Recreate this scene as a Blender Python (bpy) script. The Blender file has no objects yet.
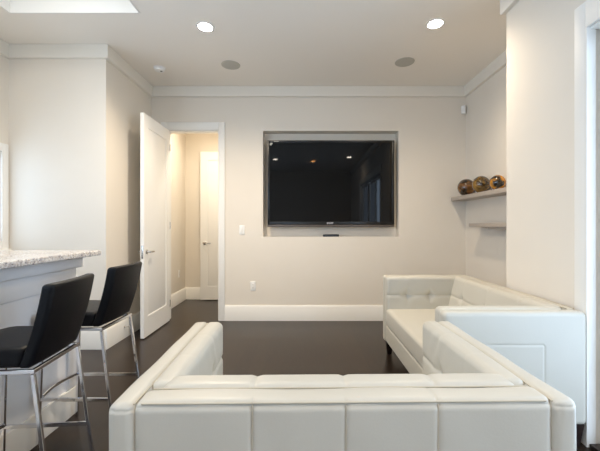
import bpy, bmesh, math, random
from mathutils import Vector, Matrix
random.seed(7)
S = bpy.context.scene
C = S.collection
PI = math.pi

# ------------------------------------------------------------------ camera, sky, exposure
cam_d = bpy.data.cameras.new('camera')
cam = bpy.data.objects.new('camera', cam_d); C.objects.link(cam)
cam.location = (0, 0, 1.23); cam.rotation_euler = (PI/2, 0, 0)
cam_d.sensor_width = 36; cam_d.lens = 36*375/600
cam_d.shift_x = -3/600; cam_d.shift_y = 0
cam_d.clip_start = 0.05
S.camera = cam
W = bpy.data.worlds.new('sky'); S.world = W; W.use_nodes = True
bg = W.node_tree.nodes['Background']
bg.inputs[0].default_value = (0.62, 0.78, 1.0, 1); bg.inputs[1].default_value = 1.0
S.view_settings.view_transform = 'Standard'; S.view_settings.look = 'None'
S.view_settings.gamma = 1; S.view_settings.use_curve_mapping = False
S.view_settings.exposure = 0.84

def area(name, loc, rot, sx, sy, power, col):
    l = bpy.data.lights.new(name, 'AREA'); l.shape = 'RECTANGLE'; l.size = sx; l.size_y = sy
    l.energy = power; l.color = col
    o = bpy.data.objects.new(name, l); C.objects.link(o); o.location = loc; o.rotation_euler = rot
    return o
DAY = (0.62, 0.79, 1.0)
# daylight just outside the patio door (right), the kitchen window (left) and the rear window
area('daylight_patio', (1.95, 0.80, 1.25), (0, PI/2, 0), 2.3, 2.0, 36, (0.56, 0.75, 1.0))
area('daylight_kitchen', (-3.30, 2.75, 1.55), (0, -PI/2, 0), 0.9, 1.2, 5, DAY)
area('daylight_side', (-3.35, 0.2, 1.6), (0, -PI/2, 0), 1.5, 2.5, 56, (0.50, 0.71, 1.0))
area('daylight_rear', (-1.95, -2.95, 1.35), (PI/2, 0, 0), 1.4, 2.1, 13, (0.50, 0.71, 1.0))
WARM = (1.0, 0.84, 0.64)

# ------------------------------------------------------------------ materials
def mat(name, col, rough=0.5, metal=0.0, spec=0.5, bump=0.0, bscale=60, var=0.0, vscale=4, coat=0.0):
    m = bpy.data.materials.new(name); m.use_nodes = True
    nt = m.node_tree; b = nt.nodes['Principled BSDF']
    b.inputs['Base Color'].default_value = (*col, 1); b.inputs['Roughness'].default_value = rough
    b.inputs['Metallic'].default_value = metal; b.inputs['Specular IOR Level'].default_value = spec
    b.inputs['Coat Weight'].default_value = coat
    tc = nt.nodes.new('ShaderNodeTexCoord')
    if var > 0:
        n = nt.nodes.new('ShaderNodeTexNoise'); n.inputs['Scale'].default_value = vscale; n.inputs['Detail'].default_value = 4
        nt.links.new(tc.outputs['Object'], n.inputs['Vector'])
        r = nt.nodes.new('ShaderNodeMix'); r.data_type = 'RGBA'
        r.inputs[6].default_value = (*[c*(1-var) for c in col], 1); r.inputs[7].default_value = (*[min(1, c*(1+var)) for c in col], 1)
        nt.links.new(n.outputs['Fac'], r.inputs[0]); nt.links.new(r.outputs[2], b.inputs['Base Color'])
    if bump > 0:
        n = nt.nodes.new('ShaderNodeTexNoise'); n.inputs['Scale'].default_value = bscale; n.inputs['Detail'].default_value = 5
        nt.links.new(tc.outputs['Object'], n.inputs['Vector'])
        bp = nt.nodes.new('ShaderNodeBump'); bp.inputs['Strength'].default_value = bump; bp.inputs['Distance'].default_value = 0.004
        nt.links.new(n.outputs['Fac'], bp.inputs['Height']); nt.links.new(bp.outputs['Normal'], b.inputs['Normal'])
    return m
def emis(name, col, s):
    m = bpy.data.materials.new(name); m.use_nodes = True; b = m.node_tree.nodes['Principled BSDF']
    b.inputs['Base Color'].default_value = (*col, 1)
    b.inputs['Emission Color'].default_value = (*col, 1); b.inputs['Emission Strength'].default_value = s
    return m
def srgb(r, g, b):
    f = lambda c: (c/255/12.92) if c/255 <= 0.04045 else ((c/255+0.055)/1.055)**2.4
    return (f(r), f(g), f(b))
M = {}
M['wall'] = mat('wall_paint', srgb(232, 223, 209), 0.75, bump=0.12, bscale=180, var=0.015)
M['ceil'] = mat('ceiling_paint', srgb(247, 240, 229), 0.85, bump=0.1, bscale=150)
M['trim'] = mat('trim_paint', srgb(240, 237, 230), 0.5)
M['door'] = mat('door_paint', srgb(243, 241, 236), 0.35)
M['crown'] = mat('crown_paint', srgb(236, 229, 216), 0.5)
M['cab'] = mat('cabinet_paint', srgb(242, 241, 241), 0.4)
M['leather'] = mat('cream_leather', srgb(197, 192, 179), 0.40, bump=0.07, bscale=140, var=0.02, vscale=5)
M['seam'] = mat('seam_thread', srgb(192, 182, 162), 0.6, bump=0.1)
M['black'] = mat('black_leather', srgb(9, 10, 14), 0.42, spec=0.22, bump=0.25, bscale=160)
M['chrome'] = mat('chrome', (0.78, 0.78, 0.80), 0.10, 1.0, bump=0.02, bscale=12)
M['espresso'] = mat('espresso_wood', srgb(40, 28, 24), 0.35, var=0.2, vscale=20)
M['plate'] = mat('plate_plastic', srgb(245, 243, 238), 0.35, var=0.005)
M['slot'] = mat('slot_dark', srgb(60, 58, 55), 0.6)
M['speaker'] = mat('speaker_grille', srgb(196, 192, 180), 0.8, bump=0.5, bscale=500)
M['shelf'] = mat('shelf_paint', srgb(176, 164, 152), 0.45, var=0.02)
M['bezel'] = mat('tv_bezel', srgb(16, 16, 18), 0.25)
M['bezel_bottom'] = mat('tv_bezel_bottom', srgb(92, 84, 78), 0.3, metal=0.3)
M['screen'] = mat('tv_glass', srgb(7, 7, 8), 0.03, spec=0.25)
M['logo'] = mat('logo_grey', srgb(200, 200, 204), 0.4)
M['nickel'] = mat('satin_nickel', (0.62, 0.60, 0.57), 0.25, 1.0)
M['lens'] = emis('lamp_lens', (1.0, 0.90, 0.76), 40)
M['amber'] = emis('lamp_amber', (1.0, 0.45, 0.14), 30)
M['glow'] = emis('cove_strip', (1.0, 0.96, 0.90), 1.2)

def glass():
    m = bpy.data.materials.new('window_glass'); m.use_nodes = True; nt = m.node_tree; nt.nodes.clear()
    o = nt.nodes.new('ShaderNodeOutputMaterial'); mx = nt.nodes.new('ShaderNodeMixShader')
    t = nt.nodes.new('ShaderNodeBsdfTransparent'); g = nt.nodes.new('ShaderNodeBsdfGlossy'); g.inputs['Roughness'].default_value = 0.02
    mx.inputs[0].default_value = 0.07
    nt.links.new(t.outputs[0], mx.inputs[1]); nt.links.new(g.outputs[0], mx.inputs[2]); nt.links.new(mx.outputs[0], o.inputs[0])
    return m
M['glass'] = glass()

def floor_mat():
    m = mat('dark_oak_floor', (0.05, 0.035, 0.03), 0.28, spec=0.3); nt = m.node_tree; b = nt.nodes['Principled BSDF']
    tc = nt.nodes.new('ShaderNodeTexCoord'); mp = nt.nodes.new('ShaderNodeMapping'); mp.inputs['Rotation'].default_value = (0, 0, PI/2)
    nt.links.new(tc.outputs['Object'], mp.inputs['Vector'])
    br = nt.nodes.new('ShaderNodeTexBrick'); br.offset = 0.37
    br.inputs['Scale'].default_value = 1; br.inputs['Brick Width'].default_value = 1.3; br.inputs['Row Height'].default_value = 0.115
    br.inputs['Mortar Size'].default_value = 0.0015; br.inputs['Mortar Smooth'].default_value = 0.3
    br.inputs['Color1'].default_value = (*srgb(47, 36, 27), 1); br.inputs['Color2'].default_value = (*srgb(40, 30, 23), 1)
    br.inputs['Mortar'].default_value = (*srgb(30, 24, 22), 1)
    nt.links.new(mp.outputs[0], br.inputs['Vector'])
    mp2 = nt.nodes.new('ShaderNodeMapping'); mp2.inputs['Scale'].default_value = (22, 1.6, 1)
    nt.links.new(tc.outputs['Object'], mp2.inputs['Vector'])
    n = nt.nodes.new('ShaderNodeTexNoise'); n.inputs['Scale'].default_value = 3; n.inputs['Detail'].default_value = 6
    nt.links.new(mp2.outputs[0], n.inputs['Vector'])
    mx = nt.nodes.new('ShaderNodeMix'); mx.data_type = 'RGBA'; mx.blend_type = 'MULTIPLY'; mx.inputs[0].default_value = 1
    rp = nt.nodes.new('ShaderNodeValToRGB'); rp.color_ramp.elements[0].position = 0.3; rp.color_ramp.elements[0].color = (0.78, 0.78, 0.78, 1)
    rp.color_ramp.elements[1].position = 0.7; rp.color_ramp.elements[1].color = (1.12, 1.1, 1.08, 1)
    nt.links.new(n.outputs['Fac'], rp.inputs[0]); nt.links.new(br.outputs['Color'], mx.inputs[6]); nt.links.new(rp.outputs[0], mx.inputs[7])
    nt.links.new(mx.outputs[2], b.inputs['Base Color'])
    bp = nt.nodes.new('ShaderNodeBump'); bp.inputs['Strength'].default_value = 0.25; bp.inputs['Distance'].default_value = 0.002; bp.invert = True
    nt.links.new(br.outputs['Fac'], bp.inputs['Height']); nt.links.new(bp.outputs[0], b.inputs['Normal'])
    return m
M['floor'] = floor_mat()

def granite():
    m = mat('speckled_granite', (0.7, 0.68, 0.66), 0.15); nt = m.node_tree; b = nt.nodes['Principled BSDF']
    tc = nt.nodes.new('ShaderNodeTexCoord')
    v = nt.nodes.new('ShaderNodeTexVoronoi'); v.inputs['Scale'].default_value = 150
    nt.links.new(tc.outputs['Object'], v.inputs['Vector'])
    sp = nt.nodes.new('ShaderNodeSeparateColor'); nt.links.new(v.outputs['Color'], sp.inputs[0])
    r = nt.nodes.new('ShaderNodeValToRGB'); e = r.color_ramp.elements; r.color_ramp.interpolation = 'CONSTANT'
    e[0].position = 0; e[0].color = (*srgb(140, 134, 136), 1); e[1].position = 0.10; e[1].color = (*srgb(200, 190, 184), 1)
    for p, c in ((0.28, (226, 219, 210)), (0.6, (240, 236, 230)), (0.9, (206, 190, 174))):
        x = e.new(p); x.color = (*srgb(*c), 1)
    nt.links.new(sp.outputs[0], r.inputs[0])
    n = nt.nodes.new('ShaderNodeTexNoise'); n.inputs['Scale'].default_value = 22; n.inputs['Detail'].default_value = 5
    nt.links.new(tc.outputs['Object'], n.inputs['Vector'])
    r2 = nt.nodes.new('ShaderNodeValToRGB'); r2.color_ramp.elements[0].position = 0.34; r2.color_ramp.elements[0].color = (0.72, 0.71, 0.74, 1)
    r2.color_ramp.elements[1].position = 0.5; r2.color_ramp.elements[1].color = (1, 1, 1, 1)
    nt.links.new(n.outputs['Fac'], r2.inputs[0])
    mx = nt.nodes.new('ShaderNodeMix'); mx.data_type = 'RGBA'; mx.blend_type = 'MULTIPLY'; mx.inputs[0].default_value = 1
    nt.links.new(r.outputs[0], mx.inputs[6]); nt.links.new(r2.outputs[0], mx.inputs[7]); nt.links.new(mx.outputs[2], b.inputs['Base Color'])
    return m
M['granite'] = granite()

def sphere_mat(name, a, bcol, scale, lo, hi, seed):
    m = mat(name, a, 0.16, coat=0.5); nt = m.node_tree; b = nt.nodes['Principled BSDF']
    tc = nt.nodes.new('ShaderNodeTexCoord'); mp = nt.nodes.new('ShaderNodeMapping'); mp.inputs['Location'].default_value = (seed, seed*2.3, seed*0.7)
    nt.links.new(tc.outputs['Object'], mp.inputs['Vector'])
    n = nt.nodes.new('ShaderNodeTexNoise'); n.inputs['Scale'].default_value = scale; n.inputs['Detail'].default_value = 3; n.inputs['Distortion'].default_value = 0.8
    nt.links.new(mp.outputs[0], n.inputs['Vector'])
    r = nt.nodes.new('ShaderNodeValToRGB'); e = r.color_ramp.elements
    e[0].position = lo; e[0].color = (*a, 1); e[1].position = hi; e[1].color = (*bcol, 1)
    nt.links.new(n.outputs['Fac'], r.inputs[0]); nt.links.new(r.outputs[0], b.inputs['Base Color'])
    return m

# ------------------------------------------------------------------ mesh helpers
def mesh_obj(name, bm, m, parent=None, smooth=True, angle=35):
    me = bpy.data.meshes.new(name)
    bmesh.ops.recalc_face_normals(bm, faces=bm.faces)
    bm.to_mesh(me); bm.free()
    mats = m if isinstance(m, (list, tuple)) else [m]
    for x in mats: me.materials.append(x)
    if smooth:
        for p in me.polygons: p.use_smooth = True
        try: me.set_sharp_from_angle(angle=math.radians(angle))
        except Exception: pass
    o = bpy.data.objects.new(name, me); C.objects.link(o)
    if parent: o.parent = parent
    return o
def box(bm, x0, x1, y0, y1, z0, z1, bev=0.0, mi=0):
    b = bmesh.new()
    r = bmesh.ops.create_cube(b, size=1)
    for v in b.verts:
        v.co = Vector(((x0+x1)/2+v.co.x*(x1-x0), (y0+y1)/2+v.co.y*(y1-y0), (z0+z1)/2+v.co.z*(z1-z0)))
    if bev > 0: bmesh.ops.bevel(b, geom=b.edges[:], offset=bev, segments=3, profile=0.5, affect='EDGES')
    join(bm, b, mi)
def join(bm, b, mi=0):
    mp = {}
    for v in b.verts: mp[v] = bm.verts.new(v.co)
    for f in b.faces:
        try: nf = bm.faces.new([mp[v] for v in f.verts]); nf.material_index = mi
        except ValueError: pass
    b.free()
def lathe(bm, prof, seg=32, center=(0, 0, 0), sx=1, sy=1, mi=0):
    rings = []
    for r, z in prof:
        if r < 1e-6: rings.append([bm.verts.new((center[0], center[1], center[2]+z))])
        else: rings.append([bm.verts.new((center[0]+sx*r*math.cos(2*PI*k/seg), center[1]+sy*r*math.sin(2*PI*k/seg), center[2]+z)) for k in range(seg)])
    for a, b in zip(rings, rings[1:]):
        for k in range(seg):
            k2 = (k+1) % seg
            if len(a) == 1 and len(b) == 1: continue
            vs = [a[0], b[k], b[k2]] if len(a) == 1 else ([a[k], b[0], a[k2]] if len(b) == 1 else [a[k], b[k], b[k2], a[k2]])
            f = bm.faces.new(vs); f.material_index = mi
def sweep(bm, pts, w, h, closed=False, up=Vector((0, 0, 1)), rnd=0.0):
    """rectangular (or round, rnd=1) tube along points"""
    P = [Vector(p) for p in pts]; n = len(P)
    if rnd: prof = [(w/2*math.cos(2*PI*k/12), h/2*math.sin(2*PI*k/12)) for k in range(12)]
    else:
        c = min(w, h)*0.14
        prof = [(-w/2+c, -h/2), (w/2-c, -h/2), (w/2, -h/2+c), (w/2, h/2-c), (w/2-c, h/2), (-w/2+c, h/2), (-w/2, h/2-c), (-w/2, -h/2+c)]
    rings = []
    for i, p in enumerate(P):
        if closed: d0 = (p-P[i-1]).normalized(); d1 = (P[(i+1) % n]-p).normalized()
        else:
            d0 = (p-P[i-1]).normalized() if i else (P[1]-P[0]).normalized()
            d1 = (P[i+1]-p).normalized() if i < n-1 else d0
        t = (d0+d1).normalized()
        s = t.cross(up)
        if s.length < 1e-3: s = t.cross(Vector((0, 1, 0)))
        s.normalize(); u = s.cross(t).normalized()
        k = 1/max(0.5, math.cos(d0.angle(d1, 0)/2))
        rings.append([bm.verts.new(p+s*(a*k)+u*b) for a, b in prof])
    m = len(prof)
    rng = range(n if closed else n-1)
    for i in rng:
        a = rings[i]; b = rings[(i+1) % n]
        for k in range(m): bm.faces.new([a[k], a[(k+1) % m], b[(k+1) % m], b[k]])
    if not closed:
        bm.faces.new(rings[0][::-1]); bm.faces.new(rings[-1])
def grid_vals(a, b, r, step, extra=()):
    """positions along an axis: dense near the rounded ends and near seams"""
    v = set()
    for k in range(5): v.add(a+r*k/4*1.0); v.add(b-r*k/4*1.0)
    n = max(2, int((b-a)/step))
    for k in range(n+1): v.add(a+(b-a)*k/n)
    for s in extra:
        for d in (-0.016, -0.008, -0.004, 0, 0.004, 0.008, 0.016):
            if a < s+d < b: v.add(s+d)
    v = sorted(v); out = [v[0]]
    for x in v[1:]:
        if x-out[-1] > 0.0022: out.append(x)
    out[-1] = b
    return out
def cushion(x0, x1, y0, y1, z0, z1, r, step=0.03, ex=(), ey=(), ez=(), disp=None):
    """rounded box made of a dense surface grid; disp(p, n)->offset"""
    bm = bmesh.new(); X = grid_vals(x0, x1, r, step, ex); Y = grid_vals(y0, y1, r, step, ey); Z = grid_vals(z0, z1, r, step, ez)
    vm = {}
    def V(i, j, k):
        if (i, j, k) in vm: return vm[(i, j, k)]
        p = Vector((X[i], Y[j], Z[k]))
        q = Vector((min(max(p.x, x0+r), x1-r), min(max(p.y, y0+r), y1-r), min(max(p.z, z0+r), z1-r)))
        d = p-q; n = Vector((0, 0, 0))
        if d.length > 1e-7:
            n = d.normalized()
            # map cube corner to sphere smoothly
            m = max(abs(d.x), abs(d.y), abs(d.z))/r
            p = q+n*r*m
        if disp: p = p+disp(p, n)
        vm[(i, j, k)] = bm.verts.new(p); return vm[(i, j, k)]
    nx, ny, nz = len(X)-1, len(Y)-1, len(Z)-1
    for i in range(nx):
        for j in range(ny):
            bm.faces.new([V(i, j, 0), V(i, j+1, 0), V(i+1, j+1, 0), V(i+1, j, 0)])
            bm.faces.new([V(i, j, nz), V(i+1, j, nz), V(i+1, j+1, nz), V(i, j+1, nz)])
    for i in range(nx):
        for k in range(nz):
            bm.faces.new([V(i, 0, k), V(i+1, 0, k), V(i+1, 0, k+1), V(i, 0, k+1)])
            bm.faces.new([V(i, ny, k), V(i, ny, k+1), V(i+1, ny, k+1), V(i+1, ny, k)])
    for j in range(ny):
        for k in range(nz):
            bm.faces.new([V(0, j, k), V(0, j, k+1), V(0, j+1, k+1), V(0, j+1, k)])
            bm.faces.new([V(nx, j, k), V(nx, j+1, k), V(nx, j+1, k+1), V(nx, j, k+1)])
    return bm
def empty(name, loc, rz=0, label=None, cat=None, group=None):
    o = bpy.data.objects.new(name, None); C.objects.link(o); o.empty_display_size = 0.1
    o.location = loc; o.rotation_euler = (0, 0, rz)
    if label: o['label'] = label; o['category'] = cat
    if group: o['group'] = group
    return o
def tag(o, label, cat, group=None):
    o['label'] = label; o['category'] = cat
    if group: o['group'] = group
    return o
def struct(name, bm, m, smooth=False):
    o = mesh_obj(name, bm, m, None, smooth); o['kind'] = 'structure'; return o
def copy_tree(o, parent=None):
    c = o.copy(); C.objects.link(c)
    if parent: c.parent = parent
    for ch in list(o.children): copy_tree(ch, c)
    return c

# ------------------------------------------------------------------ room shell
H = 3.02; YB = 4.845; XL = -1.96; XR = 2.10; XN = 1.59; YR = -2.7; XK = -2.93; YK = 3.731
b = bmesh.new(); box(b, -3.1, 2.9, YR-0.15, 6.45, -0.06, 0); struct('floor', b, M['floor'])
b = bmesh.new()     # ceiling with the recessed tray over the bar
TX0, TX1, TY0, TY1 = -2.47, -1.37, 0.6, 3.16
box(b, -3.1, TX0, YR-0.15, 6.45, H, H+0.1); box(b, TX1, 2.9, YR-0.15, 6.45, H, H+0.1)
box(b, TX0, TX1, TY1, 6.45, H, H+0.1); box(b, TX0, TX1, YR-0.15, TY0, H, H+0.1)
struct('ceiling', b, M['ceil'])
b = bmesh.new()
box(b, TX0-0.03, TX0, TY0, TY1, H+0.1, H+0.3); box(b, TX1, TX1+0.03, TY0, TY1, H+0.1, H+0.3)
box(b, TX0-0.03, TX1+0.03, TY1, TY1+0.03, H+0.1, H+0.3); box(b, TX0-0.03, TX1+0.03, TY0-0.03, TY0, H+0.1, H+0.3)
box(b, TX0-0.03, TX1+0.03, TY0-0.03, TY1+0.03, H+0.3, H+0.34)
t = 0.012   # painted lining of the tray's inner faces
box(b, TX0, TX0+t, TY0, TY1, H-0.004, H+0.3); box(b, TX1-t, TX1, TY0, TY1, H-0.004, H+0.3)
box(b, TX0+t, TX1-t, TY1-t, TY1, H-0.004, H+0.3); box(b, TX0+t, TX1-t, TY0, TY0+t, H-0.004, H+0.3)
struct('trim_1', b, M['trim'])

DX0, DX1, DH = -1.757, -1.085, 2.46          # hall door opening
NX0, NX1, NZ0, NZ1 = -0.517, 1.236, 1.085, 2.452   # TV recess
WT = 0.12
b = bmesh.new()
box(b, XL-0.12, DX0, YB, YB+WT, 0, H); box(b, DX0, DX1, YB, YB+WT, DH, H)
box(b, DX1, NX0, YB, YB+WT, 0, H); box(b, NX1, XR+0.12, YB, YB+WT, 0, H)
box(b, NX0, NX1, YB, YB+WT, 0, NZ0); box(b, NX0, NX1, YB, YB+WT, NZ1, H)
ND = 0.16   # recess depth
box(b, NX0-0.05, NX0, YB+WT, YB+ND, NZ0-0.05, NZ1+0.05); box(b, NX1, NX1+0.05, YB+WT, YB+ND, NZ0-0.05, NZ1+0.05)
box(b, NX0, NX1, YB+WT, YB+ND, NZ0-0.05, NZ0); box(b, NX0, NX1, YB+WT, YB+ND, NZ1, NZ1+0.05)
box(b, NX0-0.05, NX1+0.05, YB+ND, YB+ND+0.05, NZ0-0.05, NZ1+0.05)
struct('wall_back', b, M['wall'])
b = bmesh.new()
box(b, XL-0.12, XL, YK+0.12, YB, 0, H); struct('wall_left', b, M['wall'])
b = bmesh.new(); box(b, XK-0.12, XL, YK, YK+0.12, 0, H); struct('wall_kitchen_back', b, M['wall'])
# kitchen left wall with its window
KW = (2.1, 3.64, 1.08, 1.95)
b = bmesh.new()
SW = (-1.1, 1.5, 0.85, 2.35)
box(b, XK-0.12, XK, YR, SW[0], 0, H); box(b, XK-0.12, XK, SW[1], KW[0], 0, H)
box(b, XK-0.12, XK, SW[0], SW[1], 0, SW[2]); box(b, XK-0.12, XK, SW[0], SW[1], SW[3], H); box(b, XK-0.12, XK, KW[1], YK, 0, H)
box(b, XK-0.12, XK, KW[0], KW[1], 0, KW[2]); box(b, XK-0.12, XK, KW[0], KW[1], KW[3], H)
struct('wall_kitchen_left', b, M['wall'])
b = bmesh.new(); box(b, XR, XR+0.12, 2.81, YB, 0, H); struct('wall_right_niche', b, M['wall'])
PD = (-0.62, 2.09, 2.33)       # patio door: y0, y1, height
b = bmesh.new()
box(b, XN, XN+0.12, PD[1], 2.93, 0, H); box(b, XN+0.12, XR, 2.81, 2.93, 0, H)
box(b, XN, XN+0.12, PD[0], PD[1], PD[2], H); box(b, XN, XN+0.12, YR, PD[0], 0, H)
struct('wall_right', b, M['wall'])
RW = (-2.65, -1.25, 0.25, 2.35)
b = bmesh.new()
box(b, XK-0.12, RW[0], YR-0.12, YR, 0, H); box(b, RW[1], XN+0.12, YR-0.12, YR, 0, H)
box(b, RW[0], RW[1], YR-0.12, YR, 0, RW[2]); box(b, RW[0], RW[1], YR-0.12, YR, RW[3], H)
struct('wall_rear', b, M['wall'])
# hallway beyond the door
YH = 6.25
b = bmesh.new(); box(b, XL-0.12, XL, YB+WT, YH, 0, H); struct('wall_hall_left', b, M['wall'])
b = bmesh.new(); box(b, XL-0.12, 0.3, YH, YH+0.12, 0, H); struct('wall_hall_back', b, M['wall'])
b = bmesh.new(); box(b, -0.92, -0.80, YB+WT, YH, 0, H); struct('wall_hall_right', b, M['wall'])

def profile_run(name, pts, prof, m):
    """mitred moulding along plan points; room lies to the right of travel"""
    bm = bmesh.new(); n = len(pts); rings = []
    for i, p in enumerate(pts):
        def nrm(a, c):
            d = Vector((c[0]-a[0], c[1]-a[1])).normalized(); return Vector((d.y, -d.x))
        n0 = nrm(pts[i-1], p) if i else nrm(p, pts[1])
        n1 = nrm(p, pts[i+1]) if i < n-1 else n0
        mt = (n0+n1)/(1+n0.dot(n1))
        rings.append([bm.verts.new((p[0]+mt.x*d, p[1]+mt.y*d, z)) for d, z in prof])
    k = len(prof)
    for a, c in zip(rings, rings[1:]):
        for j in range(k): bm.faces.new([a[j], a[(j+1) % k], c[(j+1) % k], c[j]])
    bm.faces.new(rings[0]); bm.faces.new(rings[-1][::-1])
    o = struct(name, bm, m, True)
    return o
crown = [(0, 2.885), (0.018, 2.885), (0.030, 2.892), (0.034, 2.905), (0.034, H-0.0005), (0, H-0.0005)]
profile_run('trim_2', [(XK, YR), (XK, YK), (XL, YK), (XL, YB), (XR, YB), (XR, 2.93), (XN, 2.93), (XN, YR)][::1], crown, M['crown'])
base = [(0, 0.001), (0.018, 0.001), (0.018, 0.178), (0.012, 0.190), (0.008, 0.2), (0, 0.2)]
profile_run('baseboard_left', [(XK, 2.0), (XK, YK), (XL, YK), (XL, YB), (DX0-0.078, YB)], base, M['trim'])
profile_run('baseboard_back', [(DX1+0.077, YB), (XR, YB), (XR, 2.93), (XN, 2.93), (XN, PD[1]+0.085)], base, M['trim'])
profile_run('baseboard_hall', [(XL, YB+WT+0.08), (XL, YH), (-0.92, YH)], base, M['trim'])
profile_run('baseboard_rear', [(XN, PD[0]-0.1), (XN, YR), (XK, YR), (XK, 2.0)], base, M['trim'])

# hall door casing and jamb
b = bmesh.new()
cw = 0.078; th = 0.022
for yy in ((YB-th, YB-0.0005), (YB+WT+0.0005, YB+WT+th)):
    box(b, DX0-cw, DX0, yy[0], yy[1], 0.001, DH+0.10, 0.004); box(b, DX1, DX1+cw, yy[0], yy[1], 0.001, DH+0.10, 0.004)
    box(b, DX0, DX1, yy[0], yy[1], DH, DH+0.10, 0.004)
box(b, DX0-0.001, DX0+0.012, YB, YB+WT, 0.001, DH); box(b, DX1-0.012, DX1+0.001, YB, YB+WT, 0.001, DH)
box(b, DX0+0.012, DX1-0.012, YB, YB+WT, DH-0.012, DH+0.001)
struct('trim_3', b, M['trim'], True)
# patio door casing
b = bmesh.new()
y0, y1, hh = PD; cc = 0.085
box(b, XN-0.018, XN-0.0005, y1, y1+cc, 0.001, hh+0.15, 0.004); box(b, XN-0.018, XN-0.0005, y0-cc, y0, 0.001, hh+0.15, 0.004)
box(b, XN-0.018, XN-0.0005, y0, y1, hh, hh+0.15, 0.004)
box(b, XN-0.0175, XN+0.033, y1-0.012, y1+0.001, 0.001, hh); box(b, XN, XN+0.12, y0-0.001, y0+0.012, 0.001, hh)
box(b, XN, XN+0.12, y0+0.012, y1-0.012, hh-0.012, hh+0.001)
struct('trim_4', b, M['trim'], True)
b = bmesh.new(); box(b, XN-0.005, XN+0.13, y0+0.012, y1-0.012, 0.0005, 0.022, 0.004); struct('trim_5', b, M['espresso'], True)
def pane_obj(bm, parent):
    o = mesh_obj('pane', bm, M['glass'], parent, False); return o
def frame_yz(bm, x0, x1, y0, y1, z0, z1, w):
    box(bm, x0, x1, y0, y0+w, z0, z1, 0.003); box(bm, x0, x1, y1-w, y1, z0, z1, 0.003)
    box(bm, x0, x1, y0+w, y1-w, z0, z0+w, 0.003); box(bm, x0, x1, y0+w, y1-w, z1-w, z1, 0.003)
# sliding patio door, three leaves
n = 3; L = (y1-y0-0.024)/n
for k in range(n):
    a = y0+0.012+k*L; xo = XN+0.055+(0.028 if k == 1 else 0)
    b = bmesh.new(); frame_yz(b, xo, xo+0.026, a, a+L, 0.023, hh-0.013, 0.07)
    d = mesh_obj('door_%d' % (3+k), b, M['door']); d['kind'] = 'structure'
    b = bmesh.new(); box(b, xo+0.010, xo+0.016, a+0.07, a+L-0.07, 0.093, hh-0.083); pane_obj(b, d)
    if k == 1:
        b = bmesh.new(); box(b, xo-0.02, xo, a+0.025, a+0.045, 0.95, 1.15, 0.004); mesh_obj('handle', b, M['nickel'], d)
# kitchen windows
for wn, (y0, y1, z0, z1) in (('window_1', KW), ('window_3', SW)):
  b = bmesh.new()
  frame_yz(b, XK+0.0005, XK+0.015, y0-0.08, y1+0.075, z0-0.08, z1+0.08, 0.08)
  o = struct(wn, b, M['trim'], True)
  b = bmesh.new(); frame_yz(b, XK-0.07, XK-0.03, y0, y1, z0, z1, 0.05); box(b, XK-0.07, XK-0.03, (y0+y1)/2-0.02, (y0+y1)/2+0.02, z0+0.05, z1-0.05); mesh_obj('sash', b, M['trim'], o)
  b = bmesh.new(); box(b, XK-0.052, XK-0.046, y0+0.05, y1-0.05, z0+0.05, z1-0.05); pane_obj(b, o)
  b = bmesh.new(); box(b, XK+0.0005, XK+0.04, y0-0.1, y1+0.08, z0-0.1, z0-0.0805, 0.004); mesh_obj('sill', b, M['trim'], o)
# rear window
x0, x1, z0, z1 = RW
b = bmesh.new()
def frame_xz(bm, ya, yb, x0, x1, z0, z1, w):
    box(bm, x0, x0+w, ya, yb, z0, z1, 0.003); box(bm, x1-w, x1, ya, yb, z0, z1, 0.003)
    box(bm, x0+w, x1-w, ya, yb, z0, z0+w, 0.003); box(bm, x0+w, x1-w, ya, yb, z1-w, z1, 0.003)
frame_xz(b, YR+0.0005, YR+0.025, x0-0.09, x1+0.09, z0-0.09, z1+0.09, 0.09)
o = struct('window_2', b, M['trim'], True)
b = bmesh.new(); frame_xz(b, YR-0.07, YR-0.03, x0, x1, z0, z1, 0.05)
for k in (1,):
    xm = x0+(x1-x0)*k/2; box(b, xm-0.03, xm+0.03, YR-0.07, YR-0.03, z0+0.05, z1-0.05)
mesh_obj('sash', b, M['trim'], o)
b = bmesh.new(); box(b, x0+0.05, x1-0.05, YR-0.052, YR-0.046, z0+0.05, z1-0.05); pane_obj(b, o)

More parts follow.
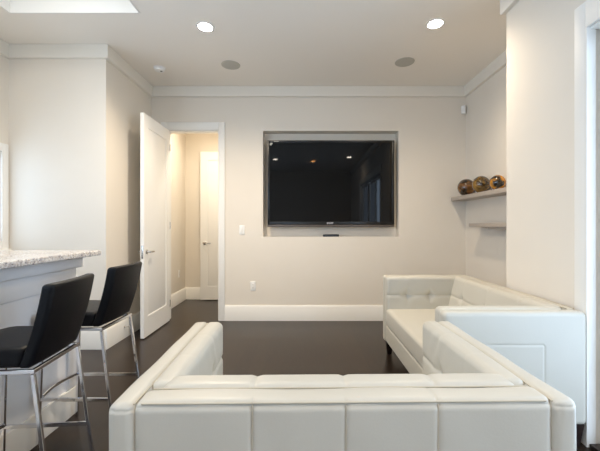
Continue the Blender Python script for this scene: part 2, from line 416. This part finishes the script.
# ------------------------------------------------------------------ doors
def door_leaf(name, w, h, t, hx, panel=True):
    """local: hinge edge at x=0, leaf towards +x, thickness centred on y, recessed tall panel both sides"""
    bm = bmesh.new()
    st = 0.115; top = 0.14; bot = 0.22; d = 0.009
    box(bm, 0, w, -t/2+d, t/2-d, 0, h)
    for s in (-1, 1):
        ya, yb = (t/2-d, t/2) if s > 0 else (-t/2, -t/2+d)
        box(bm, 0, st, ya, yb, 0, h); box(bm, w-st, w, ya, yb, 0, h)
        box(bm, st, w-st, ya, yb, 0, bot); box(bm, st, w-st, ya, yb, h-top, h)
        # raised inner field with bevelled edge
        e = 0.035
        x0, x1, z0, z1 = st+e, w-st-e, bot+e, h-top-e
        o1 = [(st+0.008, bot+0.008), (w-st-0.008, bot+0.008), (w-st-0.008, h-top-0.008), (st+0.008, h-top-0.008)]
        o2 = [(x0, z0), (x1, z0), (x1, z1), (x0, z1)]
        yl = s*(t/2-d); yh = s*(t/2-0.002)
        A = [bm.verts.new((x, yl, z)) for x, z in o1]; B = [bm.verts.new((x, yh, z)) for x, z in o2]
        for k in range(4): bm.faces.new([A[k], A[(k+1) % 4], B[(k+1) % 4], B[k]])
        bm.faces.new(B)
    o = mesh_obj(name, bm, M['door']); o['kind'] = 'structure'
    for s in (-1, 1):
        hb = bmesh.new()
        lathe(hb, [(0, 0), (0.026, 0), (0.026, 0.006), (0.022, 0.010), (0.011, 0.012), (0.010, 0.045), (0, 0.045)], 20)
        for v in hb.verts:
            x, y, z = v.co; v.co = Vector((x+w-0.065, s*(t/2+z), y+0.93))
        sweep(hb, [(w-0.060, s*(t/2+0.040), 0.93), (w-0.085, s*(t/2+0.044), 0.93), (w-0.175, s*(t/2+0.040), 0.926)], 0.014, 0.018)
        mesh_obj('handle', hb, M['nickel'], o)
    pb = bmesh.new(); box(pb, w-0.001, w+0.0015, -0.011, 0.011, 0.86, 1.00, 0.0005); mesh_obj('latch_plate', pb, M['nickel'], o)
    for zz in (0.22, h/2, h-0.22):
        hb = bmesh.new(); sweep(hb, [(-0.004, t/2+0.004, zz-0.045), (-0.004, t/2+0.004, zz+0.045)], 0.012, 0.012, rnd=1); mesh_obj('hinge', hb, M['nickel'], o)
    return o
d1 = door_leaf('door_1', 0.775, 2.435, 0.040, 0)
d1.location = (-1.732, YB-0.030, 0.012); d1.rotation_euler = (0, 0, -PI/2)
d2 = door_leaf('door_2', 0.74, 2.43, 0.040, 0)
d2.location = (-0.945, YH-0.055, 0.012); d2.rotation_euler = (0, 0, PI+0.03)
# door_2 opens against the end wall of the hall, its free edge to the left

# ------------------------------------------------------------------ sofas
def make_sofa(label, loc, rz, Wd, D, slab, pad, bslab, bpad, tufts_back, tufts_arm, rear_seams, group=None, lean=0.06):
    """origin at floor, centre of rear edge; faces +y"""
    root = empty('sofa', loc, rz, label, 'sofa', group)
    Ht = 0.757; zb = 0.128; hw = Wd/2; zs = 0.455
    L = M['leather']
    # tufting: returns inward depth at (u, v)
    def tuft(u, v, us, vs, dep=0.020, crease=0.007):
        s = 0
        for a in us:
            s += crease*math.exp(-((u-a)/0.012)**2)*max(0.25*math.exp(-((v-vs[0])/0.10)**2), math.exp(-((v-vs[0])/0.045)**2))
            for c in vs: s += dep*math.exp(-(((u-a)**2+(v-c)**2)/0.030**2))
        for c in vs: s += crease*math.exp(-((v-c)/0.010)**2)
        return s
    # arms
    for s in (-1, 1):
        xa, xb = (s*hw, s*(hw-slab)); x0, x1 = min(xa, xb), max(xa, xb)
        def dslab(p, n, s=s):
            o = Vector((0, 0, 0))
            # welt groove just under the top edge and an upside-down L seam on the outer face
            if n.z > 0.2 or p.z > Ht-0.03: pass
            outer = (p.x*s) > hw-0.012
            if outer:
                g = 0.0025*math.exp(-((p.z-(Ht-0.185))/0.0045)**2)*(1 if 0.235 < p.y < D-0.06 else 0)
                g += 0.0025*math.exp(-((p.y-0.235)/0.0045)**2)*(1 if p.z < Ht-0.185 else 0)
                o.x -= s*g
            rear = p.y < 0.012
            if rear:
                o.y += 0.0030*max(0, math.sin(p.x*260+1.3*math.sin(p.z*9)))*math.exp(-((Ht-0.035-p.z)/0.035)**2)
                o.y += 0.003*math.exp(-((p.z-(Ht-0.022))/0.004)**2)
            o.z += 0.0015*math.sin(p.y*17+s) if p.z > Ht-0.03 else 0
            return o
        bm = cushion(x0, x1, -0.004, D, zb, Ht-0.004, 0.026, 0.04, (), (0.235,), (Ht-0.185, Ht-0.028), dslab)
        arm = mesh_obj('arm', bm, L, root, True, 60)
        # thin piping along both long top edges of the arm
        pb = bmesh.new()
        for xx in ((x1-0.007,) if s < 0 else (x0+0.007,)):
            sweep(pb, [(xx, 0.012, Ht-0.010), (xx, D-0.02, Ht-0.010)], 0.005, 0.005, rnd=1)
        mesh_obj('piping', pb, M['seam'], arm)
        xa, xb = (s*(hw-slab+0.014), s*(hw-slab-pad)); x0, x1 = min(xa, xb), max(xa, xb)
        def dpad(p, n, s=s):
            o = Vector((0, 0, 0)); inner = (p.x*s) < hw-slab-pad+0.012
            if inner:
                o.x += s*tuft(p.y, p.z, tufts_arm, (0.585,))
                u = (p.y-0.15)/(D-0.15)
                o.x -= s*0.008*math.sin(PI*min(max(u, 0), 1))
                o.x += s*0.0025*math.sin(p.y*70+p.z*45)*math.exp(-((p.y-tufts_arm[-1])/0.10)**2)
            if p.z > Ht-0.03:
                o.z += 0.004*math.sin(PI*min(max((p.y-0.1)/(D-0.1), 0), 1))-0.003
                for a in tufts_arm: o.z -= 0.001*math.exp(-((p.y-a)/0.012)**2)
            return o
        bm = cushion(x0, x1, bslab+0.02, D-0.004, 0.40, Ht+0.002, min(0.030, pad*0.45), 0.022, (), tufts_arm, (0.585,), dpad)
        mesh_obj('arm_cushion', bm, L, root, True, 60)
    # backrest slab
    def dback(p, n):
        o = Vector((0, 0, 0))
        if p.y < 0.02:
            for a in rear_seams: o.y += 0.005*math.exp(-((p.x-a)/0.0045)**2)
            o.y += 0.0035*math.exp(-((p.z-(Ht-0.016))/0.004)**2)
            o.y += 0.0012*math.sin(p.x*31+p.z*13)
        if p.z > Ht-0.012:
            for a in rear_seams[-1:]: o.z -= 0.002*math.exp(-((p.x-a)/0.0045)**2)
            o.z += 0.002*math.sin(p.x*13)
        return o
    bm = cushion(-hw+slab-0.008, hw-slab+0.008, 0, bslab, zb, Ht, 0.026, 0.04, rear_seams, (), (Ht-0.016,), dback)
    back = mesh_obj('backrest', bm, L, root, True, 60)
    pb = bmesh.new()
    sweep(pb, [(-hw+slab+0.015, 0.005, Ht-0.006), (hw-slab-0.015, 0.005, Ht-0.006)], 0.0055, 0.0055, rnd=1)
    sweep(pb, [(-hw+slab+0.015, bslab-0.004, Ht-0.005), (hw-slab-0.015, bslab-0.004, Ht-0.005)], 0.005, 0.005, rnd=1)
    for a in rear_seams: sweep(pb, [(a, 0.0035, zb+0.03), (a, 0.0035, Ht-0.012)], 0.0035, 0.0035, rnd=1, up=Vector((0, 1, 0)))
    mesh_obj('piping', pb, M['seam'], back)
    # back cushion, tufted front face leaning a little
    def dbc(p, n):
        o = Vector((0, 0, 0))
        if p.y > bslab+bpad-0.014:
            o.y -= tuft(p.x, p.z, tufts_back, (0.585,))
            o.y += lean*max(0, (Ht-p.z))/0.35*0.6
        if p.z > Ht-0.03:
            for a in tufts_back: o.z -= 0.005*math.exp(-((p.x-a)/0.010)**2)
            e = min(p.x+hw-slab, hw-slab-p.x); o.z -= 0.010*math.exp(-(e/0.05)**2)
        return o
    bm = cushion(-hw+slab+pad*0.35, hw-slab-pad*0.35, bslab-0.012, bslab+bpad, 0.40, Ht+0.004, 0.034, 0.022, tufts_back, (), (0.585,), dbc)
    mesh_obj('back_cushion', bm, L, root, True, 60)
    # base rail + seat cushion
    bm = cushion(-hw+slab+0.001, hw-slab-0.001, bslab+0.001, D-0.012, zb+0.004, 0.285, 0.015, 0.05)
    mesh_obj('base_rail', bm, L, root, True, 60)
    def dseat(p, n):
        o = Vector((0, 0, 0))
        if p.z > zs-0.03:
            v = (p.y-bslab)/(D-bslab)
            o.z += 0.010*math.sin(PI*min(max((p.x+hw)/(2*hw), 0), 1))*math.sin(PI*min(max(v, 0), 1))
        return o
    bm = cushion(-hw+slab+0.008, hw-slab-0.008, bslab+0.03, D-0.002, 0.288, zs, 0.032, 0.03, (), (), (), dseat)
    mesh_obj('seat_cushion', bm, L, root, True, 60)
    # legs: tapered, square
    for sx in (-1, 1):
        for yy in (0.040, D-0.055):
            lb = bmesh.new(); cx = sx*(hw-0.042)
            for (r0, z) in ((0.013, 0.0), (0.026, zb+0.012)): pass
            vs0 = [lb.verts.new((cx+a*0.018, yy+c*0.018, 0.0)) for a, c in ((-1, -1), (1, -1), (1, 1), (-1, 1))]
            vs1 = [lb.verts.new((cx+a*0.034, yy+c*0.034, zb+0.004)) for a, c in ((-1, -1), (1, -1), (1, 1), (-1, 1))]
            for k in range(4): lb.faces.new([vs0[k], vs0[(k+1) % 4], vs1[(k+1) % 4], vs1[k]])
            lb.faces.new(vs0[::-1]); lb.faces.new(vs1)
            bmesh.ops.bevel(lb, geom=lb.edges[:], offset=0.003, segments=2, affect='EDGES')
            mesh_obj('leg', lb, M['espresso'], root)
    return root
# near loveseat, seen from behind
make_sofa('cream leather loveseat in the foreground, seen from behind, its seamed back to the camera',
          (0.115, 1.010, 0), 0.018, 1.28, 0.870, 0.076, 0.070, 0.10, 0.100,
          (-0.255, 0.015, 0.282), (0.37, 0.62), (-0.252, 0.001, 0.252))
# loveseat along the right wall, facing left
make_sofa('cream leather tufted sofa along the right wall under the shelves, facing left',
          (1.562, 2.85, 0), PI/2, 1.58, 0.79, 0.085, 0.085, 0.050, 0.105,
          (-0.40, 0.0, 0.40), (0.39, 0.60), (-0.25, 0.25), lean=0.14)

# ------------------------------------------------------------------ kitchen bar
XB = -1.505; YE = 2.485
bar = empty('bar_counter', (-2.0, 1.0, 0), 0, 'white panelled kitchen bar base at the left edge, under the granite worktop', 'bar counter')
def at(o, off=(-2.0, -1.0, 0)):
    return o
def local(bm):
    for v in bm.verts: v.co -= Vector((-2.0, 1.0, 0))
    return bm
b = bmesh.new(); Yb0 = -0.6
box(b, -2.10, XB, Yb0, YE-0.012, 0.001, 1.032)
mesh_obj('body', local(b), M['cab'], bar, False)
b = bmesh.new()
for yc in (Yb0+0.05, 0.30, 1.0, 1.72, YE-0.05): box(b, XB+0.0003, XB+0.012, yc-0.045, yc+0.045, 0.18, 0.90, 0.002)
box(b, XB+0.0003, XB+0.010, Yb0, YE-0.012, 0.84, 0.955, 0.002)
mesh_obj('panel_frame', local(b), M['cab'], bar)
b = bmesh.new(); box(b, XB+0.0003, XB+0.045, Yb0, YE+0.005, 0.957, 1.031, 0.003); box(b, -2.1, XB, YE-0.0115, YE+0.005, 0.957, 1.031, 0.002); mesh_obj('apron', local(b), M['cab'], bar)
b = bmesh.new(); box(b, XB+0.0003, XB+0.016, Yb0, YE+0.004, 0.001, 0.176, 0.003); box(b, -2.1, XB, YE-0.0115, YE+0.004, 0.001, 0.176, 0.003); mesh_obj('plinth', local(b), M['trim'], bar)
b = bmesh.new(); box(b, -2.45, -1.345, Yb0-0.02, 2.5, 1.033, 1.066, 0.006); wt = mesh_obj('worktop', b, M['granite']); tag(wt, 'pale speckled granite worktop on the white bar at the left edge', 'worktop')

# ------------------------------------------------------------------ bar stools
def make_stool(label, group):
    """origin on floor under the rear-bottom edge of the back, faces -x; width along y"""
    root = empty('bar_stool', (0, 0, 0), 0, label, 'bar stool', group)
    w = 0.36; hwid = w/2
    ZS = 0.66; tb = 0.016
    K = M['black']; Cr = M['chrome']
    def fseat(p, n):
        o = Vector((0, 0, 0))
        if p.z > 0.72:
            o.z -= 0.012*math.cos(PI*min(max((p.x+0.40)/0.40, 0), 1))*-0.3
            o.z -= 0.020*math.exp(-((p.x+0.37)/0.06)**2)
        return o
    bm = cushion(-0.365, -0.035, -hwid+0.003, hwid-0.003, ZS+0.012, ZS+0.095, 0.022, 0.03, (), (), (), fseat)
    mesh_obj('seat', bm, K, root, True, 60)
    # curved, leaning back: built straight then bent
    def fback(p, n):
        t_ = (p.z-ZS)/0.34
        bow = 0.022*(1-(p.y/hwid)**2)
        return Vector((0.092*t_+bow*(0.4+0.4*t_)-0.012+0.010*math.sin(PI*min(max(t_, 0), 1)), -p.y*0.010*t_, 0.0))
    bm = cushion(-0.048, 0.0, -hwid, hwid, ZS+0.012, 1.0, 0.015, 0.025, (), (), (), fback)
    mesh_obj('backrest', bm, K, root, True, 60)
    # frame rails under the seat
    fb = bmesh.new()
    sweep(fb, [(-0.335, -hwid+0.010, ZS), (0.0, -hwid+0.010, ZS), (0.0, hwid-0.010, ZS), (-0.335, hwid-0.010, ZS)], tb, tb, closed=True)
    mesh_obj('seat_frame', fb, Cr, root)
    zr = 0.275
    for s in (-1, 1):
        lb = bmesh.new(); sweep(lb, [(0.0, s*(hwid-0.010), ZS-0.011), (0.083, s*(hwid-0.002), 0.002)], tb, tb*0.9, up=Vector((0, 1, 0)))
        mesh_obj('leg', lb, Cr, root)
        lb = bmesh.new(); sweep(lb, [(-0.325, s*(hwid-0.010), ZS-0.011), (-0.345, s*(hwid-0.002), 0.002)], tb, tb*0.9, up=Vector((0, 1, 0)))
        mesh_obj('leg', lb, Cr, root)
        rb = bmesh.new(); sweep(rb, [(-0.331, s*(hwid-0.006), zr), (0.041, s*(hwid-0.006), zr)], 0.012, 0.018)
        mesh_obj('side_rail', rb, Cr, root)
    fr = bmesh.new(); pts = []
    for k in range(13):
        u = -1+2*k/12; pts.append((-0.330-0.026*(1-u*u), u*(hwid-0.014), zr+0.012))
    sweep(fr, pts, 0.014, 0.018); mesh_obj('footrest', fr, Cr, root)
    return root
g = None
st = make_stool('black leather bar stool on chrome legs, nearer the camera, partly cut by the left edge', g)
st.location = (-1.070, 1.635, 0); st.rotation_euler = (0, 0, 0.09)
st2 = copy_tree(st); st2.location = (-1.108, 2.232, 0); st2.rotation_euler = (0, 0, 0)
st2['label'] = 'black leather bar stool on chrome legs, farther one near the end of the bar'

# ------------------------------------------------------------------ television and recess
tx0, tx1, tz0, tz1 = -0.462, 1.188, 1.212, 2.338
yf = 4.875
cx = (tx0+tx1)/2
tv = empty('television', (cx, yf, tz0), 0, 'large black flat screen television mounted in the wall recess', 'television')
def tl(bm):
    for v in bm.verts: v.co -= Vector((cx, yf, tz0))
    return bm
b = bmesh.new(); box(b, tx0+0.005, tx1-0.005, yf+0.012, yf+0.060, tz0+0.004, tz1-0.004, 0.006); box(b, cx-0.45, cx+0.45, yf+0.060, yf+0.085, 1.4, 2.1, 0.006); mesh_obj('housing', tl(b), M['bezel'], tv)
b = bmesh.new(); bz = 0.030
box(b, tx0, tx0+bz, yf, yf+0.03, tz0+0.03, tz1, 0.004); box(b, tx1-bz, tx1, yf, yf+0.03, tz0+0.03, tz1, 0.004)
box(b, tx0+bz, tx1-bz, yf, yf+0.03, tz1-bz, tz1, 0.004); box(b, tx0+bz, tx1-bz, yf, yf+0.03, tz0+0.028, tz0+0.068, 0.003)
mesh_obj('bezel', tl(b), M['bezel'], tv)
b = bmesh.new(); box(b, tx0, tx1, yf-0.003, yf+0.03, tz0, tz0+0.0275, 0.004); mesh_obj('bottom_strip', tl(b), M['bezel_bottom'], tv)['label'] = 'grey brown metallic strip'
b = bmesh.new(); box(b, tx0+bz, tx1-bz, yf+0.006, yf+0.0115, tz0+0.068, tz1-bz); mesh_obj('screen', tl(b), M['screen'], tv)
b = bmesh.new(); box(b, cx-0.35, cx+0.35, yf+0.0855, YB+ND-0.001, 1.55, 1.95, 0.004); mesh_obj('wall_bracket', tl(b), M['slot'], tv)
def text_obj(txt, size, name, m, parent, loc, sx=1.0):
    cu = bpy.data.curves.new(name, 'FONT'); cu.body = txt; cu.size = size; cu.extrude = 0.0004; cu.align_x = 'CENTER'; cu.align_y = 'CENTER'; cu.offset = size*0.02
    to = bpy.data.objects.new(name, cu); C.objects.link(to)
    dg = bpy.context.evaluated_depsgraph_get(); me = bpy.data.meshes.new_from_object(to.evaluated_get(dg))
    bpy.data.objects.remove(to)
    me.materials.clear(); me.materials.append(m)
    for v in me.vertices: v.co = Vector((v.co.x*sx, -v.co.z, v.co.y))
    o = bpy.data.objects.new(name, me); C.objects.link(o); o.parent = parent; o.location = loc
    return o
text_obj('SHARP', 0.034, 'logo', M['logo'], tv, (0.352-cx, -0.0010, 0.048), 0.85)
b = bmesh.new()
for k in range(5): box(b, -0.03+k*0.013, -0.021+k*0.013, -0.0008, 0.0, -0.005, 0.005)
o = mesh_obj('badge', b, M['speaker'], tv, False); o.location = (tx0+0.115-cx, 0, tz1-tz0-0.014)
b = bmesh.new(); box(b, -0.015, 0.015, -0.001, 0.0, -0.02, 0.02)
o = mesh_obj('sticker', b, M['speaker'], tv, False); o.location = (tx0+0.045-cx, 0.004, tz1-tz0-0.045); o.rotation_euler = (0, 0.7, 0)
# remote lying on the ledge of the recess
rc = empty('remote_control', (0.362, 4.875, NZ0), 0.16, 'slim black remote control lying on the ledge below the television', 'remote control')
b = cushion(-0.105, 0.105, -0.024, 0.024, 0.0005, 0.030, 0.008, 0.02); mesh_obj('body', b, M['bezel'], rc, True, 60)
b = bmesh.new()
for i in range(9):
    for j in range(3): box(b, -0.085+i*0.019, -0.073+i*0.019, -0.018+j*0.013, -0.009+j*0.013, 0.0295, 0.0315)
o = mesh_obj('buttons', b, M['slot'], rc, False); o['kind'] = 'stuff'

# ------------------------------------------------------------------ shelves and spheres
b = bmesh.new(); box(b, 1.912, XR-0.0005, 2.931, YB-0.0005, 1.545, 1.592, 0.002)
tag(mesh_obj('wall_shelf', b, M['shelf']), 'taupe floating shelf in the right niche carrying three ornamental balls', 'shelf')
b = bmesh.new(); box(b, 1.945, XR-0.0005, 2.931, 4.40, 1.212, 1.256, 0.002)
sh = mesh_obj('wall_shelf', b, M['shelf']); tag(sh, 'shorter empty taupe shelf below the one with the balls', 'shelf')
b = bmesh.new(); box(b, 1.965, XR-0.0005, 2.94, 3.98, 1.190, 1.2115, 0.002); mesh_obj('bracket', b, M['shelf'], sh)
def sphere(x, y, r, m, label):
    bm = bmesh.new(); bmesh.ops.create_uvsphere(bm, u_segments=48, v_segments=28, radius=r)
    for v in bm.verts:
        v.co.x *= 0.97
        if v.co.z < -r*0.985: v.co.z = -r*0.985
    o = mesh_obj('decorative_ball', bm, m, None, True, 80); o.location = (x, y, 1.592+r*0.985+0.0003)
    tag(o, label, 'ornament')
DK = srgb(38, 30, 20)
sphere(2.003, 4.60, 0.105, sphere_mat('ball_brown', srgb(44, 34, 22), srgb(150, 96, 32), 9, 0.45, 0.72, 3.1), 'darkest brown ornamental ball, at the far left end of the shelf')
sphere(1.995, 4.20, 0.097, sphere_mat('ball_olive', srgb(48, 38, 22), srgb(142, 106, 44), 11, 0.42, 0.66, 9.4), 'olive brown ornamental ball in the middle of the shelf')
sphere(1.998, 3.85, 0.079, sphere_mat('ball_amber', srgb(34, 27, 18), srgb(186, 126, 38), 9, 0.42, 0.52, 5.2), 'amber and black mottled ornamental ball, at the near right end of the shelf')

# ------------------------------------------------------------------ ceiling fittings
def downlight(x, y, label, lens, power, col):
    root = empty('recessed_light', (x, y, H), 0, label, 'ceiling light', None)
    b = bmesh.new(); lathe(b, [(0.072, -0.004), (0.094, -0.004), (0.098, -0.0005), (0.072, -0.0005)], 40, sx=0.86)
    vs = None
    mesh_obj('trim_ring', b, M['trim'], root)
    b = bmesh.new(); lathe(b, [(0, -0.0035), (0.050, -0.0045), (0.072, -0.002), (0.072, -0.0005), (0, -0.0005)], 40, sx=0.86)
    mesh_obj('lens', b, lens, root)
    l = bpy.data.lights.new('recessed_lamp', 'SPOT'); l.energy = power; l.color = col; l.spot_size = math.radians(150); l.spot_blend = 1.0; l.shadow_soft_size = 0.035
    o = bpy.data.objects.new('recessed_lamp', l); C.objects.link(o); o.parent = root; o.location = (0, 0, -0.02)
    return root
P = 112
downlight(-0.88, 3.38, 'recessed ceiling light on the left, in front of the hall door', M['lens'], P, WARM)
downlight(1.175, 3.33, 'recessed ceiling light on the right, near the wall corner', M['lens'], 50, WARM)
downlight(-0.75, -0.37, 'recessed ceiling light behind the camera, left, mirrored in the television', M['lens'], 24, WARM)
downlight(1.21, -0.06, 'recessed ceiling light behind the camera, right, mirrored in the television', M['lens'], 24, WARM)
downlight(0.28, -0.68, 'amber recessed ceiling light behind the camera, mirrored in the television', M['amber'], 15, (1, 0.6, 0.3))
dl = downlight(-1.35, 5.35, 'recessed ceiling light in the hallway beyond the open door', M['lens'], 44, (1.0, 0.90, 0.74))
# tray light over the bar
tl_o = empty('tray_light', (-1.92, 1.9, H+0.299), 0, 'white flush light panel inside the ceiling tray over the bar', 'ceiling light')
b = bmesh.new(); box(b, -0.3, 0.3, -0.8, 0.8, -0.03, -0.0005, 0.004); mesh_obj('housing', b, M['trim'], tl_o)
b = bmesh.new(); box(b, -0.27, 0.27, -0.77, 0.77, -0.034, -0.0305); mesh_obj('diffuser', b, M['glow'], tl_o)
al = bpy.data.lights.new('tray_lamp', 'AREA'); al.shape = 'RECTANGLE'; al.size = 0.5; al.size_y = 1.5; al.energy = 7; al.color = (1, 0.95, 0.88)
ao = bpy.data.objects.new('tray_lamp', al); C.objects.link(ao); ao.parent = tl_o; ao.location = (0, 0, -0.04)

def ceiling_speaker(x, y, label):
    root = empty('ceiling_speaker', (x, y, H), 0, label, 'speaker')
    b = bmesh.new(); lathe(b, [(0.108, -0.006), (0.116, -0.005), (0.118, -0.0005), (0.108, -0.0005)], 40, sx=0.88); mesh_obj('rim', b, M['speaker'], root)
    b = bmesh.new(); lathe(b, [(0, -0.0045), (0.108, -0.0045), (0.108, -0.0005), (0, -0.0005)], 40, sx=0.88); mesh_obj('grille', b, M['speaker'], root)
ceiling_speaker(-0.805, 4.18, 'round grey flush ceiling speaker on the left, above the door side')
ceiling_speaker(1.113, 4.105, 'round grey flush ceiling speaker on the right, above the television')
sd = empty('smoke_detector', (-1.63, 4.262, H), 0, 'small white smoke detector on the ceiling above the open door', 'smoke detector')
b = bmesh.new(); lathe(b, [(0, -0.036), (0.045, -0.036), (0.056, -0.030), (0.060, -0.012), (0.060, -0.010), (0, -0.010)], 32, sx=0.95); mesh_obj('housing', b, M['plate'], sd)
b = bmesh.new(); lathe(b, [(0, -0.0095), (0.068, -0.0095), (0.070, -0.0005), (0, -0.0005)], 32, sx=0.95); mesh_obj('base', b, M['plate'], sd)
b = bmesh.new(); lathe(b, [(0, -0.039), (0.012, -0.039), (0.013, -0.0365), (0, -0.0365)], 16, center=(0.02, 0, 0)); mesh_obj('test_button', b, M['slot'], sd)

# ------------------------------------------------------------------ small wall fittings
def plate_fit(name, loc, rz, label, cat, kind):
    root = empty(name, loc, rz, label, cat)     # local: lies on a wall at y=0, faces -y
    b = cushion(-0.034, 0.034, -0.007, -0.0005, -0.06, 0.06, 0.003, 0.03); mesh_obj('cover_plate', b, M['plate'], root, True, 60)
    if kind == 'switch':
        b = bmesh.new(); box(b, -0.015, 0.015, -0.0105, -0.0072, -0.032, 0.032, 0.001); mesh_obj('rocker', b, M['trim'], root)
    else:
        b = bmesh.new(); box(b, -0.015, 0.015, -0.009, -0.0072, -0.034, 0.034, 0.0006); face = mesh_obj('socket_face', b, M['trim'], root)
        b = bmesh.new()
        for z in (-0.018, 0.018):
            box(b, -0.007, -0.005, -0.0096, -0.0091, z-0.005, z+0.006); box(b, 0.005, 0.007, -0.0096, -0.0091, z-0.004, z+0.005)
            box(b, -0.0018, 0.0018, -0.0096, -0.0091, z-0.012, z-0.009)
        mesh_obj('slots', b, M['slot'], face, False)
    return root
plate_fit('light_switch', (-0.788, YB, 1.172), 0, 'white rocker light switch on the back wall left of the television', 'light switch', 'switch')
plate_fit('wall_outlet', (-0.646, YB, 0.448), 0, 'white wall outlet low on the back wall, below the switch', 'outlet', 'o')
plate_fit('wall_outlet', (XL, 5.92, 0.47), PI/2, 'white wall outlet on the hallway wall, seen through the doorway', 'outlet', 'o')
ms = empty('motion_sensor', (XR-0.035, YB-0.035, 2.715), -0.75, 'small white motion sensor high in the back right corner', 'motion sensor')
b = cushion(-0.026, 0.026, -0.028, 0.012, -0.052, 0.05, 0.010, 0.02); mesh_obj('housing', b, M['plate'], ms, True, 60)
b = cushion(-0.018, 0.018, -0.031, -0.0285, -0.03, 0.012, 0.0012, 0.02); mesh_obj('lens', b, M['trim'], ms, True, 60)
b = bmesh.new(); box(b, -0.014, 0.014, 0.0125, 0.03, -0.02, 0.02, 0.002); mesh_obj('bracket', b, M['plate'], ms)
ds = empty('door_stop', (XL+0.018, 4.07, 0.13), 0, 'small metal door stop on the left baseboard beside the open door', 'door stop')
b = bmesh.new(); sweep(b, [(0.0005, 0, 0), (0.008, 0, 0)], 0.022, 0.022, rnd=1); sweep(b, [(0.008, 0, 0), (0.060, 0, 0)], 0.008, 0.008, rnd=1); mesh_obj('rod', b, M['nickel'], ds)
b = bmesh.new(); sweep(b, [(0.0605, 0, 0), (0.072, 0, 0)], 0.016, 0.016, rnd=1); mesh_obj('tip', b, M['plate'], ds)

# ------------------------------------------------------------------ outside ground
b = bmesh.new(); box(b, XN+0.13, 12, -8, 2.6, -0.12, -0.06); struct('ground', b, mat('patio_stone', srgb(170, 166, 160), 0.8, bump=0.3, var=0.08))
